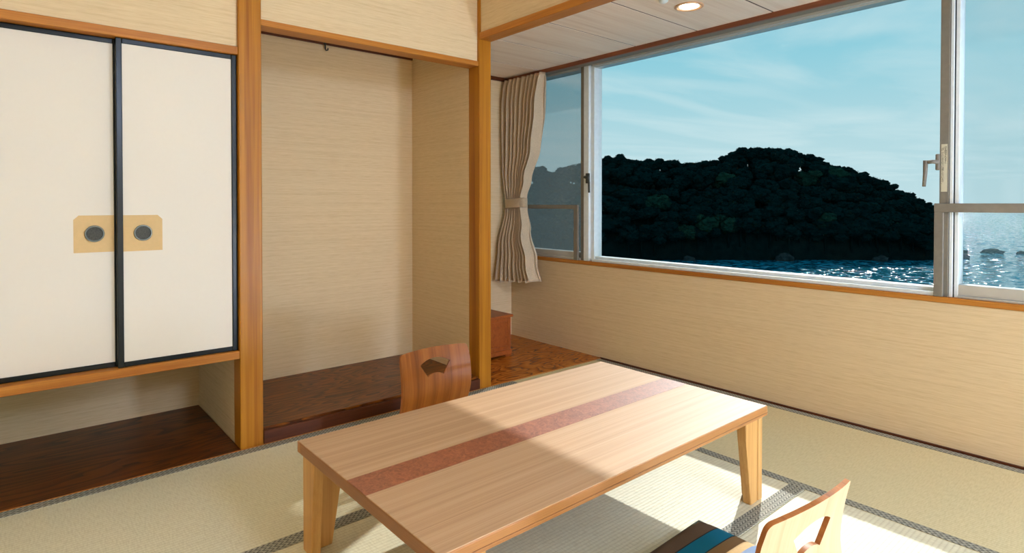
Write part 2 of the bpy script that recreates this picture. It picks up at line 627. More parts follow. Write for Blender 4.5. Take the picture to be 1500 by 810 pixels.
def add_lathe(bm, prof, center, axis='Z', seg=32, mi=0):
    rows = []
    cx, cy, cz = center
    for r, h in prof:
        row = []
        for k in range(seg):
            c, s = math.cos(2 * PI * k / seg) * r, math.sin(2 * PI * k / seg) * r
            if axis == 'Z': row.append(bm.verts.new((cx + c, cy + s, cz + h)))
            else: row.append(bm.verts.new((cx + c, cy + h, cz + s)))
        rows.append(row)
    for i in range(len(rows) - 1):
        for k in range(seg):
            f = bm.faces.new((rows[i][k], rows[i][(k + 1) % seg], rows[i + 1][(k + 1) % seg], rows[i + 1][k]))
            f.material_index = mi
    for row in (rows[0], rows[-1]):
        try:
            f = bm.faces.new(row)
            f.material_index = mi
        except ValueError:
            pass
    return bm


def copy_tree(o, parent=None):
    c = o.copy()
    COL.objects.link(c)
    if parent: c.parent = parent
    for ch in list(o.children):
        copy_tree(ch, c)
    return c


# ------------------------------------------------------------------ dimensions (metres)
YF = 2.655                    # front of the pillars on the alcove wall
XW = 3.05                     # inner face of the window wall
P1A, P1B = 0.748, 0.842       # big pillar
P2A, P2B = 2.022, 2.107       # corner pillar
YB = 3.38                     # back of alcove and cupboard niche
YE = 3.585                    # end wall of the sunroom strip
XL, YN = -1.75, -3.6         # walls behind the camera
ZC, ZP = 2.42, 2.024          # main ceiling, sunroom ceiling
ZA = 0.068                    # alcove floor
CUPX = -0.122

# ------------------------------------------------------------------ the setting
# floor: boards below, tatami mats as pieces on top
fl = struct('floor', 'tatami floor with grey patterned borders', UNDER, (XL, XW, YN, YF, -0.06, -0.0405))


def mat_piece(x0, x1, y0, y1, axis, borders):
    g = 0.0012
    x0, x1, y0, y1 = x0 + g, x1 - g, y0 + g, y1 - g
    m = box('tatami_mat', MAT_X if axis == 'X' else MAT_Y, fl, x0, x1, y0, y1, -0.04, 0.0, 0.002)
    w = 0.047
    for s in borders:
        b = {'N': (x0, x1, y1 - w, y1), 'S': (x0, x1, y0, y0 + w * 1.2), 'E': (x1 - w * .85, x1, y0, y1), 'W': (x0, x0 + w * .85, y0, y1)}[s]
        box('mat_border', HERI_X if axis == 'X' else HERI_Y, m, *b, -0.0005, 0.0016, 0.0008)


R1, R2, XM = 1.81, 0.945, 2.216
mat_piece(-0.26, 1.493, R1, YF - 0.012, 'X', 'NS')
mat_piece(1.493, XM, R1, YF - 0.012, 'X', 'NS')
mat_piece(XL, -0.26, R1, YF - 0.012, 'X', 'NS')
mat_piece(0.46, XM, R2, R1, 'X', 'S')
mat_piece(XL, 0.46, R2, R1, 'X', 'S')
mat_piece(0.46, XM, 0.08, R2, 'X', 'S')
mat_piece(XL, 0.46, 0.08, R2, 'X', 'S')
mat_piece(0.46, XM, -0.79, 0.08, 'X', 'S')
mat_piece(XL, 0.46, -0.79, 0.08, 'X', 'S')
for a_, b_ in ((-1.66, -0.79), (-2.53, -1.66), (YN, -2.53)):
    mat_piece(0.46, XM, a_, b_, 'X', 'S')
    mat_piece(XL, 0.46, a_, b_, 'X', 'S')
mat_piece(XM, XW - 0.02, R1, YF - 0.012, 'Y', 'EW')
mat_piece(XM, XW - 0.02, 0.06, R1, 'Y', 'EW')
mat_piece(XM, XW - 0.02, -1.69, 0.06, 'Y', 'EW')
mat_piece(XM, XW - 0.02, YN, -1.69, 'Y', 'EW')

# raised alcove board with its front sill, niche board, porch board
o = struct('floor_alcove', 'dark figured board floor of the empty alcove', ALCOVE, (P1B, P2A, YF + 0.012, YB, -0.04, ZA), 0.003)
o = struct('trim_1', 'dark red wooden sill along the front of the alcove floor', DARKX, (P1B, P2A, YF - 0.008, YF + 0.012, -0.04, ZA - 0.010), 0.002)
o = struct('floor_niche', 'dark glossy board floor under the hanging cupboard', NICHE, (CUPX - 0.3, P1A, YF - 0.008, YB, -0.04, 0.004), 0.002)
o = struct('floor_porch', 'glossy brown board floor in the corner beside the curtain', PORCH, (P2B, XW, YF - 0.008, YE, -0.04, 0.004), 0.002)
struct('trim_2', 'thin strip of light wood between tatami and alcove sill', BEAMX, (CUPX - 0.3, XW, YF - 0.014, YF - 0.008, -0.04, 0.003))

# walls
struct('wall_window', 'beige woven wallpaper wall below the big window', WALL, (XW, XW + 0.16, YN, YE + 0.1, -0.06, 0.622))
struct('wall_end', 'beige wall behind the gathered curtain', WALL, (P2A + 0.05, XW + 0.16, YE, YE + 0.1, -0.06, ZC))
struct('wall_divider', 'thin beige partition between alcove and sunroom corner', WALL, (P2A + 0.0, P2B - 0.0, YF + 0.1, YE, -0.04, ZC))
struct('wall_alcove', 'beige back wall of the alcove', WALL, (CUPX - 0.3, P2A + 0.06, YB, YB + 0.1, -0.06, ZC))
struct('wall_partition', 'beige partition beside the niche under the cupboard', WALL, (P1A + 0.002, P1B - 0.002, YF + 0.09, YB, -0.04, ZC))
struct('wall_left', 'beige wall above the sliding cupboard doors', WALL, (CUPX, P1A, YF + 0.018, YF + 0.07, 1.709, ZC))
struct('wall_lintel', 'beige wall above the alcove opening', WALL, (P1B, P2A, YF + 0.018, YF + 0.07, 1.845, ZC))
struct('wall_transom', 'beige wall above the honey beam of the sunroom', WALL, (P2A + 0.012, P2B - 0.012, YN, YF - 0.0005, 2.004, ZC))
struct('wall_side', 'plain beige wall left of the cupboard', WALL, (XL, CUPX - 0.09, YF, YF + 0.06, -0.06, ZC))
struct('wall_rear', 'plain beige wall behind the viewer', WALL, (XL - 0.1, XL, YN, YF + 0.06, -0.06, ZC))
struct('wall_near', 'plain beige wall facing the alcove', WALL, (XL - 0.1, XW + 0.16, YN - 0.1, YN, -0.06, ZC))
struct('ceiling', 'main room ceiling', PLASTER, (XL - 0.1, P2A + 0.05, YN - 0.1, YB + 0.1, ZC, ZC + 0.06))
struct('baseboard_window', 'thin dark wood strip at the foot of the window wall', DARKX, (XW - 0.012, XW, YN, YF, -0.04, 0.007), 0.001)

# pillars and beams
struct('trim_3', 'square honey wood pillar between cupboard and alcove', PILLAR, (P1A, P1B, YF, YF + 0.092, -0.04, ZC), 0.003)
struct('trim_4', 'slim honey wood pillar at the sunroom corner', PILLAR, (P2A, P2B, YF, YF + 0.1, -0.04, ZC), 0.003)
struct('trim_5', 'honey wood beam over the alcove opening', BEAMX, (P1B, P2A, YF + 0.006, YF + 0.098, 1.818, 1.845), 0.002)
struct('trim_6', 'honey wood beam along the edge of the sunroom ceiling', BEAMY, (P2A, P2B, YN, YF - 0.0005, 1.966, 2.004), 0.002)
struct('trim_7', 'dark strip along the top of the alcove back wall', DARKX, (P1B, P2A, YB - 0.012, YB, 1.979, 1.998))
struct('trim_8', 'dark red wood strip between sunroom ceiling and window', DARKY, (2.985, 3.003, YN, YE, 1.997, 2.026), 0.002)
struct('trim_12', 'grey metal strip above the window behind the dark red strip', ALUG, (3.003, XW + 0.012, YN, YE, 1.9975, 2.026))
struct('trim_9', 'narrow wooden window sill board on the beige wall', BEAMY, (XW - 0.008, XW + 0.05, YN, YE, 0.622, 0.647), 0.003)
struct('trim_10', 'dark wood strip at the top of the sunroom end wall', DARKX, (P2B, 2.985, YE - 0.018, YE, 1.997, 2.024))
struct('trim_11', 'wooden pillar left of the cupboard', PILLAR, (CUPX - 0.09, CUPX, YF, YF + 0.092, -0.04, ZC), 0.003)
struct('ceiling_alcove', 'alcove ceiling', PLASTER, (P1B, P2A, YF + 0.07, YB, 2.06, 2.09))

# sunroom ceiling: separate boards with dark joints
cp = struct('ceiling_sunroom', 'pale board ceiling of the sunroom strip', DARKX, (P2B - 0.01, XW + 0.1, YN, YE, ZP + 0.0035, ZP + 0.05))
ys = [YE, 3.192, 2.752, 2.32, 1.887, 1.449, 1.015, 0.58, 0.145, -0.29, -0.725, -1.16, -1.595, -2.03, -2.465, -2.9, -3.335, YN]
for a, b in zip(ys[1:], ys[:-1]):
    box('ceiling_board', CEILB, cp, P2B - 0.01, 2.99, a + 0.0055, b - 0.0055, ZP, ZP + 0.0034, 0.0008)

# eave outside, above the window
struct('eave', 'pale concrete eave outside above the window', CONCRETE, (XW + 0.12, 3.88, YN - 1.0, YE + 1.2, 2.266, 2.37))
struct('wall_outer', 'outer wall strip above the window', CONCRETE, (XW + 0.02, XW + 0.16, YN, YE, 2.012, 2.40))

# ------------------------------------------------------------------ windows
FA, FB = XW + 0.012, XW + 0.10
ZS, ZT = 0.647, 2.004


def window_part(name, mat, parent, lst, bev=0.0015):
    return boxes(name, mat, parent, lst, bev)


w1 = tag(empty('window_1', (XW + 0.05, 3.2, ZS)), 'narrow screened window beside the curtain', None, None, 'structure')
w2 = tag(empty('window_2', (XW + 0.05, 1.7, ZS)), 'wide picture window facing the island', None, None, 'structure')
w3 = tag(empty('window_3', (XW + 0.05, 0.1, ZS)), 'screened window with a guard rail over the open sea', None, None, 'structure')


def wp(name, mat, parent, lst, bev=0.0015):
    o = boxes(name, mat, parent, lst, bev)
    o.matrix_parent_inverse = Matrix.Translation(-Vector(parent.location))
    return o


# section 1
wp('frame', ALU, w1, [(FA, FB, 2.857, YE, 1.982, ZT), (FA, FB, 2.857, YE, ZS, 0.664), (FA, FB, YE - 0.03, YE, 0.664, 1.982)])
wp('bottom_rail', ALU, w1, [(FA + 0.02, FB - 0.02, 2.86, YE - 0.03, 0.664, 0.702)])
wp('glass_pane', GLASS, w1, [(FB - 0.030, FB - 0.026, 2.857, YE - 0.03, 0.70, 1.984)], 0)
wp('insect_screen', SCREEN, w1, [(FB - 0.012, FB - 0.011, 2.857, YE - 0.03, 0.664, 1.984)], 0)
wp('guard_rail', ALUG, w1, [(XW - 0.002, XW + 0.016, 2.868, YE - 0.002, 1.006, 1.036)])
wp('guard_post', ALUG, w1, [(XW - 0.002, XW + 0.016, 2.868, 2.905, 0.647, 1.0055)])
# mullion between sections 1 and 2
wp('mullion', ALUW, w2, [(FA, FB, 2.775, 2.822, ZS, ZT)])
wp('mullion_edge', ALUG, w2, [(FA + 0.008, FB, 2.823, 2.857, ZS, ZT)])
wp('sash_stile', ALUW, w2, [(FA + 0.02, FB + 0.012, 2.742, 2.7735, ZS + 0.01, ZT - 0.01)])
wp('frame', ALUW, w2, [(FA - 0.004, FB, 0.752, 2.742, ZS, 0.664), (FA + 0.03, FB + 0.01, 0.752, 2.742, 0.664, 0.680)])
wp('head_frame', ALU, w2, [(FA, FA + 0.02, 0.752, 2.742, 1.984, ZT), (FA + 0.02, FB, 0.752, 2.742, 1.979, ZT)])
wp('glass_pane', GLASS, w2, [(FB - 0.024, FB - 0.019, 0.75, 2.743, 0.68, 1.979)], 0)
wp('mullion', ALUG, w2, [(FA, FA + 0.05, 0.716, 0.750, ZS, ZT)])
wp('mullion_edge', ALUW, w2, [(FA + 0.004, FB, 0.702, 0.7145, ZS, ZT)])
wp('gasket', RUBBER, w2, [(FA + 0.012, FB, 0.697, 0.702, ZS, ZT)], 0)
wp('sash_stile', ALUW, w2, [(FA + 0.010, FB, 0.683, 0.697, ZS, ZT)])
# section 3
wp('frame', ALU, w3, [(FA, FB, YN, 0.682, 1.978, ZT), (FA, FB, YN, 0.682, ZS, 0.657), (FA, FB, YN, YN + 0.04, 0.657, 1.978)])
wp('bottom_rail', ALU, w3, [(FA + 0.012, FB - 0.02, YN + 0.04, 0.700, 0.657, 0.703)])
wp('glass_pane', GLASS, w3, [(FB - 0.030, FB - 0.026, YN + 0.04, 0.683, 0.70, 1.98)], 0)
wp('insect_screen', SCREEN2, w3, [(FB - 0.012, FB - 0.011, YN + 0.04, 0.683, 0.657, 1.98)], 0)
wp('guard_rail', ALUG, w3, [(XW - 0.002, XW + 0.016, YN, 0.765, 1.010, 1.048)])
wp('guard_post', ALUG, w3, [(XW - 0.002, XW + 0.016, 0.732, 0.765, 0.647, 1.0095)])
wp('mullion', ALUG, w3, [(FA, FB, -0.92, -0.87, ZS, ZT)])


def lever(y, z, out, name):
    """cam handle: rose plate, neck to the side (+y) and a lever hanging down"""
    p = Vector(w2.location)
    bm = bmesh.new()
    x = FA - 0.004
    add_box(bm, x - 0.004, x + 0.012, y - 0.003, y + 0.012, z - 0.035, z + 0.035, 0.003)
    add_tube(bm, [(x - 0.002, y, z), (x - 0.012, y + out * 0.5, z + 0.002), (x - 0.016, y + out, z)], [0.010, 0.0085, 0.008], 10)
    pts = [(x - 0.016, y + out + 0.002, z + 0.008), (x - 0.017, y + out + 0.003, z - 0.05), (x - 0.02, y + out + 0.006, z - 0.105)]
    add_tube(bm, pts, [0.010, 0.0085, 0.007], 8)
    o = obj(name, bm, ALUG, w2, True)
    o.matrix_parent_inverse = Matrix.Translation(-p)
    return o


lever(0.752, 1.226, 0.042, 'window_handle')
bm = bmesh.new()
add_box(bm, FA - 0.012, FA + 0.004, 2.765, 2.795, 1.185, 1.255, 0.003)
add_tube(bm, [(FA - 0.008, 2.78, 1.225), (FA - 0.03, 2.775, 1.225)], 0.010, 10)
add_tube(bm, [(FA - 0.03, 2.785, 1.228), (FA - 0.032, 2.755, 1.222), (FA - 0.034, 2.742, 1.19), (FA - 0.034, 2.740, 1.12)], [0.010, 0.010, 0.008, 0.007], 8)
o = obj('window_handle', bm, PULLM, w2, True)
o.matrix_parent_inverse = Matrix.Translation(-Vector(w2.location))

# notice sticker with vertical Japanese lettering
st = wp('notice_sticker', STICK, w2, [(FA - 0.0008, FA, 0.722, 0.744, 1.098, 1.302)], 0)


def vtext(body, y, ztop, size):
    cu = bpy.data.curves.new('lettering', 'FONT')
    cu.body = '\n'.join(body)
    cu.size = size
    cu.space_line = 0.83
    cu.align_x = 'CENTER'
    t = bpy.data.objects.new('lettering_source', cu)
    COL.objects.link(t)
    bpy.context.view_layer.update()
    me = bpy.data.meshes.new_from_object(t.evaluated_get(bpy.context.evaluated_depsgraph_get()))
    bpy.data.objects.remove(t)
    me.materials.clear()
    me.materials.append(INK)
    # text plane faces -X: text x -> -y, text y -> z
    for v in me.vertices:
        v.co = Vector((FA - 0.0011, y - v.co.x, ztop + v.co.y))
    me.name = 'lettering'
    o = bpy.data.objects.new('lettering', me)
    COL.objects.link(o)
    o.parent = st
    return o


vtext('窓を開放されますと', 0.7285, 1.284, 0.0098)
vtext('﹁虫﹂が入りますのでご注意くださいませ。', 0.7385, 1.286, 0.0098)

# ------------------------------------------------------------------ hanging cupboard with sliding doors
cup = tag(empty('hanging_cupboard', (0.31, YF + 0.1, 0.387)), 'built-in hanging cupboard with white paper sliding doors in black frames', 'cupboard')


def cpart(name, bm, mat, parent=cup):
    o = obj(name, bm, mat, parent)
    if parent is cup:
        o.matrix_parent_inverse = Matrix.Translation(-Vector(cup.location))
    return o


cpart('upper_rail', add_box(bmesh.new(), CUPX, P1A, YF + 0.004, YF + 0.09, 1.676, 1.709, 0.002), BEAMX)
cpart('lower_rail', add_box(bmesh.new(), CUPX, P1A, YF + 0.004, YF + 0.09, 0.387, 0.421, 0.002), BEAMX)
cpart('bottom_panel', add_box(bmesh.new(), CUPX, P1A, YF + 0.09, YB, 0.392, 0.408), UNDER)
cpart('top_panel', add_box(bmesh.new(), CUPX, P1A, YF + 0.09, YB, 1.685, 1.70), UNDER)


def sliding_door(x0, x1, yf, pull_x, px0, px1, cutleft, label):
    """white paper leaf, black lacquer frame, tan pull patch, round recessed pull"""
    z0, z1 = 0.4215, 1.6755
    fw, fr = 0.0205, 0.019
    d = cpart('sliding_door', add_box(bmesh.new(), x0 + fw, x1 - fw, yf + 0.006, yf + 0.022, z0 + fr, z1 - fr), PAPER)
    d['label'] = label
    bm = bmesh.new()
    add_box(bm, x0, x0 + fw, yf, yf + 0.025, z0, z1, 0.0025, 2)
    add_box(bm, x1 - fw, x1, yf, yf + 0.025, z0, z1, 0.0025, 2)
    add_box(bm, x0 + fw, x1 - fw, yf + 0.003, yf + 0.025, z0, z0 + fr, 0.002)
    add_box(bm, x0 + fw, x1 - fw, yf + 0.003, yf + 0.025, z1 - fr, z1, 0.002)
    obj('door_frame', bm, LACQUER, d)
    c = 0.016
    a, b, t = 0.864, 1.003, 0.0
    pts = [(px0, a), (px1, a), (px1, b), (px0 + c, b), (px0, b - c)] if cutleft else [(px0, a), (px1, a), (px1, b - c), (px1 - c, b), (px0, b)]
    bm = bmesh.new()
    add_prism(bm, pts, 'Y', yf + 0.0052, yf + 0.0062)
    obj('pull_patch', bm, PATCH, d)
    bm = bmesh.new()
    R = 0.031
    add_lathe(bm, [(R, 0.0052), (R, 0.0005), (R - 0.0015, -0.0012), (R - 0.0045, -0.0012), (R - 0.006, 0.0005), (R - 0.0062, 0.0042)], (pull_x, yf, 0.934), 'Y', 40)
    for f in bm.faces:
        if len(f.verts) > 8:
            f.material_index = 1
    obj('finger_pull', bm, [PULLRIM, PULLM], d)
    return d


sliding_door(-0.112, 0.332, YF + 0.052, 0.250, 0.186, 0.312, True, 'rear sliding door with black frame, its left half running on along the wall')
sliding_door(0.3165, P1A - 0.002, YF + 0.022, 0.402, 0.337, 0.468, False, 'front sliding door with black frame beside the honey wood pillar')

# ------------------------------------------------------------------ alcove hook
bm = bmesh.new()
hx = 1.428
add_tube(bm, [(hx, YB - 0.012, 1.984), (hx, YB - 0.018, 1.978), (hx, YB - 0.019, 1.955), (hx + 0.004, YB - 0.022, 1.943), (hx + 0.012, YB - 0.026, 1.945), (hx + 0.013, YB - 0.027, 1.957)], 0.0042, 8)
add_lathe(bm, [(0.008, -0.012), (0.008, -0.016), (0.004, -0.018)], (hx, YB, 1.984), 'Y', 12)
tag(obj('picture_hook', bm, BLACK, None, True), 'small black iron hook on the strip above the alcove back wall', 'hook')

# ------------------------------------------------------------------ low table
TX0, TX1, TY0, TY1, TZ = 0.662, 2.046, 1.003, 1.778, 0.332
tb = tag(empty('low_table', ((TX0 + TX1) / 2, (TY0 + TY1) / 2, 0)), 'low pale wood table with a reddish inlaid stripe on tatami', 'table')


def tpart(name, bm, mat, smooth=False):
    o = obj(name, bm, mat, tb, smooth)
    o.matrix_parent_inverse = Matrix.Translation(-Vector(tb.location))
    return o


bm = bmesh.new()
add_box(bm, TX0 + 0.002, TX1 - 0.002, TY0 + 0.002, TY1 - 0.002, TZ - 0.006, TZ, 0.001)
tpart('tabletop', bm, TABLE)
tpart('stripe_inlay', add_box(bmesh.new(), TX0 + 0.002, TX1 - 0.002, 1.331, 1.437, TZ - 0.003, TZ + 0.0004), INLAY)['label'] = 'reddish burl stripe set along the tabletop'
e = 0.02
for y0, y1 in ((TY0, TY0 + e), (TY1 - e, TY1)):
    tpart('edge_band', add_box(bmesh.new(), TX0, TX1, y0, y1, TZ - 0.0345, TZ - 0.0015, 0.0025, 2), TEDGE)
    tpart('edge_veneer', add_box(bmesh.new(), TX0 + 0.001, TX1 - 0.001, y0 - 0.0012, y1 + 0.0012, TZ - 0.0245, TZ - 0.0225), TEDGEY)
for x0, x1 in ((TX0, TX0 + e), (TX1 - e, TX1)):
    tpart('end_band', add_box(bmesh.new(), x0, x1, TY0 + e, TY1 - e, TZ - 0.0345, TZ - 0.0015, 0.0025, 2), TEDGEY)
tpart('under_panel', add_box(bmesh.new(), TX0 + e, TX1 - e, TY0 + e, TY1 - e, TZ - 0.026, TZ - 0.006), UNDER)


def table_leg(cx, cy, sx, sy):
    """L of two tapering boards; (cx,cy) outer corner, sx/sy point inwards"""
    zt = TZ - 0.0345
    th = 0.030
    bm = bmesh.new()
    # board along Y (short side)
    w0, w1_ = 0.082, 0.062
    add_prism(bm, [(cy, 0.0), (cy + sy * w1_, 0.0), (cy + sy * w0, zt * .8), (cy + sy * w0, zt), (cy, zt)], 'X', cx, cx + sx * th, 0.004)
    # board along X (long side), set back from the first
    w0, w1_ = 0.118, 0.080
    ofs = 0.034
    add_prism(bm, [(cx + sx * ofs, 0.0), (cx + sx * w1_, 0.0), (cx + sx * w0, zt * .8), (cx + sx * w0, zt), (cx + sx * ofs, zt)], 'Y', cy, cy + sy * th, 0.004)
    l = tpart('leg', bm, LEGW)
    bm = bmesh.new()
    bx, by = cx + sx * 0.112, cy + sy * 0.032
    add_box(bm, min(bx, bx + sx * .03), max(bx, bx + sx * .03), min(by, by + sy * .012), max(by, by + sy * .012), zt - 0.028, zt, 0.003)
    h = obj('fold_bracket', bm, BRACKET, l)
    return l


i = 0.012
table_leg(TX0 + i, TY1 - i, 1, -1)
table_leg(TX1 - i, TY1 - i, -1, -1)
table_leg(TX0 + i, TY0 + i, 1, 1)
table_leg(TX1 - i, TY0 + i, -1, 1)

# ------------------------------------------------------------------ legless chairs
PROF = [(0.43, 0.020), (0.36, 0.014), (0.23, 0.012), (0.12, 0.013), (0.070, 0.018), (0.032, 0.032), (0.010, 0.056), (-0.002, 0.088),
        (-0.004, 0.130), (0.006, 0.180), (0.022, 0.230), (0.027, 0.275), (0.023, 0.325), (0.013, 0.378), (0.0, 0.428)]


def catmull(pts, n=8):
    out = []
    for k in range(len(pts) - 1):
        p0, p1, p2, p3 = pts[max(k - 1, 0)], pts[k], pts[k + 1], pts[min(k + 2, len(pts) - 1)]
        for j in range(n):
            t = j / n
            out.append(tuple(0.5 * (2 * b + (c - a) * t + (2 * a - 5 * b + 4 * c - d) * t * t + (3 * b - a - 3 * c + d) * t ** 3) for a, b, c, d in zip(p0, p1, p2, p3)))
    out.append(tuple(pts[-1]))
    return out


CURVE = catmull(PROF)
ARC = [0.0]
for a, b in zip(CURVE, CURVE[1:]):
    ARC.append(ARC[-1] + math.hypot(b[0] - a[0], b[1] - a[1]))
LTOT = ARC[-1]


def on_curve(t):
    t = max(0.0, min(LTOT, t))
    for k in range(len(ARC) - 1):
        if t <= ARC[k + 1]:
            f = (t - ARC[k]) / (ARC[k + 1] - ARC[k])
            return (CURVE[k][0] * (1 - f) + CURVE[k + 1][0] * f, CURVE[k][1] * (1 - f) + CURVE[k + 1][1] * f)
    return CURVE[-1]


def half_width(t):
    """half width of the sheet along its length"""
    f = t / LTOT
    keys = [(0.0, 0.205), (0.35, 0.21), (0.46, 0.19), (0.56, 0.174), (0.68, 0.174), (0.80, 0.178), (0.92, 0.1775), (1.0, 0.1735)]
    for (a, wa), (b, wb) in zip(keys, keys[1:]):
        if f <= b:
            s = (f - a) / (b - a)
            s = s * s * (3 - 2 * s)
            return wa + (wb - wa) * s
    return keys[-1][1]


def zaisu_mesh():
    # outline in (s,t)
    right = []
    n = 44
    rc = 0.030
    for k in range(n + 1):
        t = LTOT * k / n
        if t < rc or t > LTOT - 0.040:
            continue
        right.append((half_width(t), t))
    def corner(cx, cy, r, a0, a1, m=6):
        return [(cx + r * math.cos(a0 + (a1 - a0) * q / m), cy + r * math.sin(a0 + (a1 - a0) * q / m)) for q in range(m + 1)]
    w0, wt = half_width(0), half_width(LTOT)
    br = corner(w0 - rc, rc, rc, -PI / 2, 0)
    drop = 0.006          # top edge arches a little
    tr = corner(wt - 0.018, LTOT - drop - 0.018, 0.018, 0, PI * 0.46)
    top = []
    for q in range(1, 12):
        s = (wt - 0.018) * (1 - 2 * q / 12)
        top.append((s, LTOT - drop * (s / (wt - 0.018)) ** 2 * 0.95))
    half_r = br + right + tr
    half_l = [(-s, t) for s, t in reversed(half_r)]
    outer = half_r + top + half_l
    # fan shaped hole
    ha, R, r = math.radians(33), 0.142, 0.078
    c0 = LTOT - 0.046 - R
    fan = [(R * math.sin(-ha + 2 * ha * q / 14), c0 + R * math.cos(-ha + 2 * ha * q / 14)) for q in range(15)]
    fan += [(r * math.sin(ha - 2 * ha * q / 10), c0 + r * math.cos(ha - 2 * ha * q / 10)) for q in range(11)]

    def inside(p, poly):
        c = False
        for (x1, y1), (x2, y2) in zip(poly, poly[1:] + poly[:1]):
            if (y1 > p[1]) != (y2 > p[1]) and p[0] < (x2 - x1) * (p[1] - y1) / (y2 - y1) + x1:
                c = not c
        return c
    pts = [Vector(p) for p in outer] + [Vector(p) for p in fan]
    no, nf = len(outer), len(fan)
    edges = [(k, (k + 1) % no) for k in range(no)] + [(no + k, no + (k + 1) % nf) for k in range(nf)]
    gx, gt = 14, 52
    for a in range(gx):
        for b in range(gt):
            t = LTOT * (b + 0.5) / gt
            s = half_width(t) * (-1 + 2 * (a + 0.5) / gx)
            p = (s, t)
            if inside(p, outer) and not inside(p, fan):
                if min((Vector(p) - Vector(q)).length for q in outer + fan) > 0.006:
                    pts.append(Vector(p))
    vs, _, fs, _, _, _ = geometry.delaunay_2d_cdt(pts, edges, [], 0, 1e-7)
    bm = bmesh.new()

    def m3(p):
        d, z = on_curve(p[1])
        f = p[1] / LTOT
        u = p[0] / 0.178
        k = max(0.0, min(1.0, (f - 0.42) / 0.22))
        k = k * k * (3 - 2 * k)
        return Vector((p[0], d - k * 0.018 * (1 - u * u) + k * 0.009, z))
    bv = [bm.verts.new(m3(v)) for v in vs]
    for f in fs:
        c = [sum(vs[q][d] for q in f) / len(f) for d in (0, 1)]
        if inside(c, outer) and not inside(c, fan):
            try:
                bm.faces.new([bv[q] for q in f])
            except ValueError:
                pass
    for v in [v for v in bm.verts if not v.link_faces]:
        bm.verts.remove(v)
    bmesh.ops.recalc_face_normals(bm, faces=bm.faces)
    bmesh.ops.solidify(bm, geom=list(bm.faces), thickness=0.011)
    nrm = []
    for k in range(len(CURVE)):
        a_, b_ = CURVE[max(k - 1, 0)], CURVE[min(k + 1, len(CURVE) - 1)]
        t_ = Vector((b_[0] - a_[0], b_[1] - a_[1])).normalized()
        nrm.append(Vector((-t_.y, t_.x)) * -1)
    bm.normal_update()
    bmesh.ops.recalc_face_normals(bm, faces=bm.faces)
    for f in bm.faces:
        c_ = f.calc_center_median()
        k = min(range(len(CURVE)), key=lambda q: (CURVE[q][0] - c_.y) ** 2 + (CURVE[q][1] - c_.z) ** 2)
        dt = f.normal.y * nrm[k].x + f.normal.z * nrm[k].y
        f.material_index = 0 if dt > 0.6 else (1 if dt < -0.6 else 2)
    zmin = min(v.co.z for v in bm.verts)
    for v in bm.verts:
        v.co.z -= zmin - 0.0002
    for f in bm.faces:
        f.smooth = True
    for ed in bm.edges:
        if len(ed.link_faces) == 2 and ed.calc_face_angle(0) > 0.6:
            ed.smooth = False
    return bm


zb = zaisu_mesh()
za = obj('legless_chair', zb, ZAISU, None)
za.location = (1.418, 2.20, 0)
za.rotation_euler = (0, 0, PI)
tag(za, 'bent plywood legless floor chair with fan-shaped hole, in front of the alcove', 'chair', 'legless chairs at the low table')
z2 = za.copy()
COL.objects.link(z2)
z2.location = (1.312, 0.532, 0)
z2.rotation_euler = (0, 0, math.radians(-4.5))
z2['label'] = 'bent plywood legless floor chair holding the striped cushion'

# ------------------------------------------------------------------ striped cushion on the near chair


def cushion_mesh(w, d, h, n=26):
    bm = bmesh.new()
    rows = {}
    for side in (1, -1):
        for a in range(n + 1):
            for b in range(n + 1):
                u, v = -1 + 2 * a / n, -1 + 2 * b / n
                edge = a in (0, n) or b in (0, n)
                if edge and side == -1:
                    rows[(side, a, b)] = rows[(1, a, b)]
                    continue
                m = max(abs(u), abs(v))
                prof = ((1 - u ** 6) * (1 - v ** 6)) ** 0.42
                pinch = 1.0 - 0.035 * (1 - abs(u * v)) * m
                z = side * prof * h / 2
                z += 0.0018 * side * noise.noise((u * 3.1, v * 3.1, 1.7 * side))
                rows[(side, a, b)] = bm.verts.new((u * w / 2 * pinch, v * d / 2 * pinch, z))
        for a in range(n):
            for b in range(n):
                q = [rows[(side, a, b)], rows[(side, a + 1, b)], rows[(side, a + 1, b + 1)], rows[(side, a, b + 1)]]
                bm.faces.new(q if side == 1 else list(reversed(q)))
    return bm


CW, CD, CH = 0.56, 0.47, 0.066
cu = obj('seat_cushion', cushion_mesh(CW, CD, CH), CUSH, None, True)
cu.location = (1.366, 0.790, 0.0146 + CH / 2 + 0.0025)
tag(cu, 'striped blue, brown and cream seat cushion on the legless chair', 'cushion')
bm = bmesh.new()
ring = []
for k in range(80):
    s = k / 80 * 4
    side, f = int(s), s - int(s)
    u, v = [(-1 + 2 * f, -1), (1, -1 + 2 * f), (1 - 2 * f, 1), (-1, 1 - 2 * f)][side]
    pinch = 1.0 - 0.035 * (1 - abs(u * v))
    ring.append((u * CW / 2 * pinch, v * CD / 2 * pinch, 0))
add_tube(bm, ring + [ring[0]], 0.004, 6)
obj('piping', bm, PIPING, cu, True)

# ------------------------------------------------------------------ curtain
ct = tag(empty('curtain', (2.955, 3.4, 0.45)), 'taupe pleated curtain tied back beside the window', 'curtain')


def keyed(keys, x):
    if x <= keys[0][0]: return keys[0][1]
    for (a, va), (b, vb) in zip(keys, keys[1:]):
        if x <= b:
            s = (x - a) / (b - a)
            s = s * s * (3 - 2 * s)
            return va + (vb - va) * s
    return keys[-1][1]


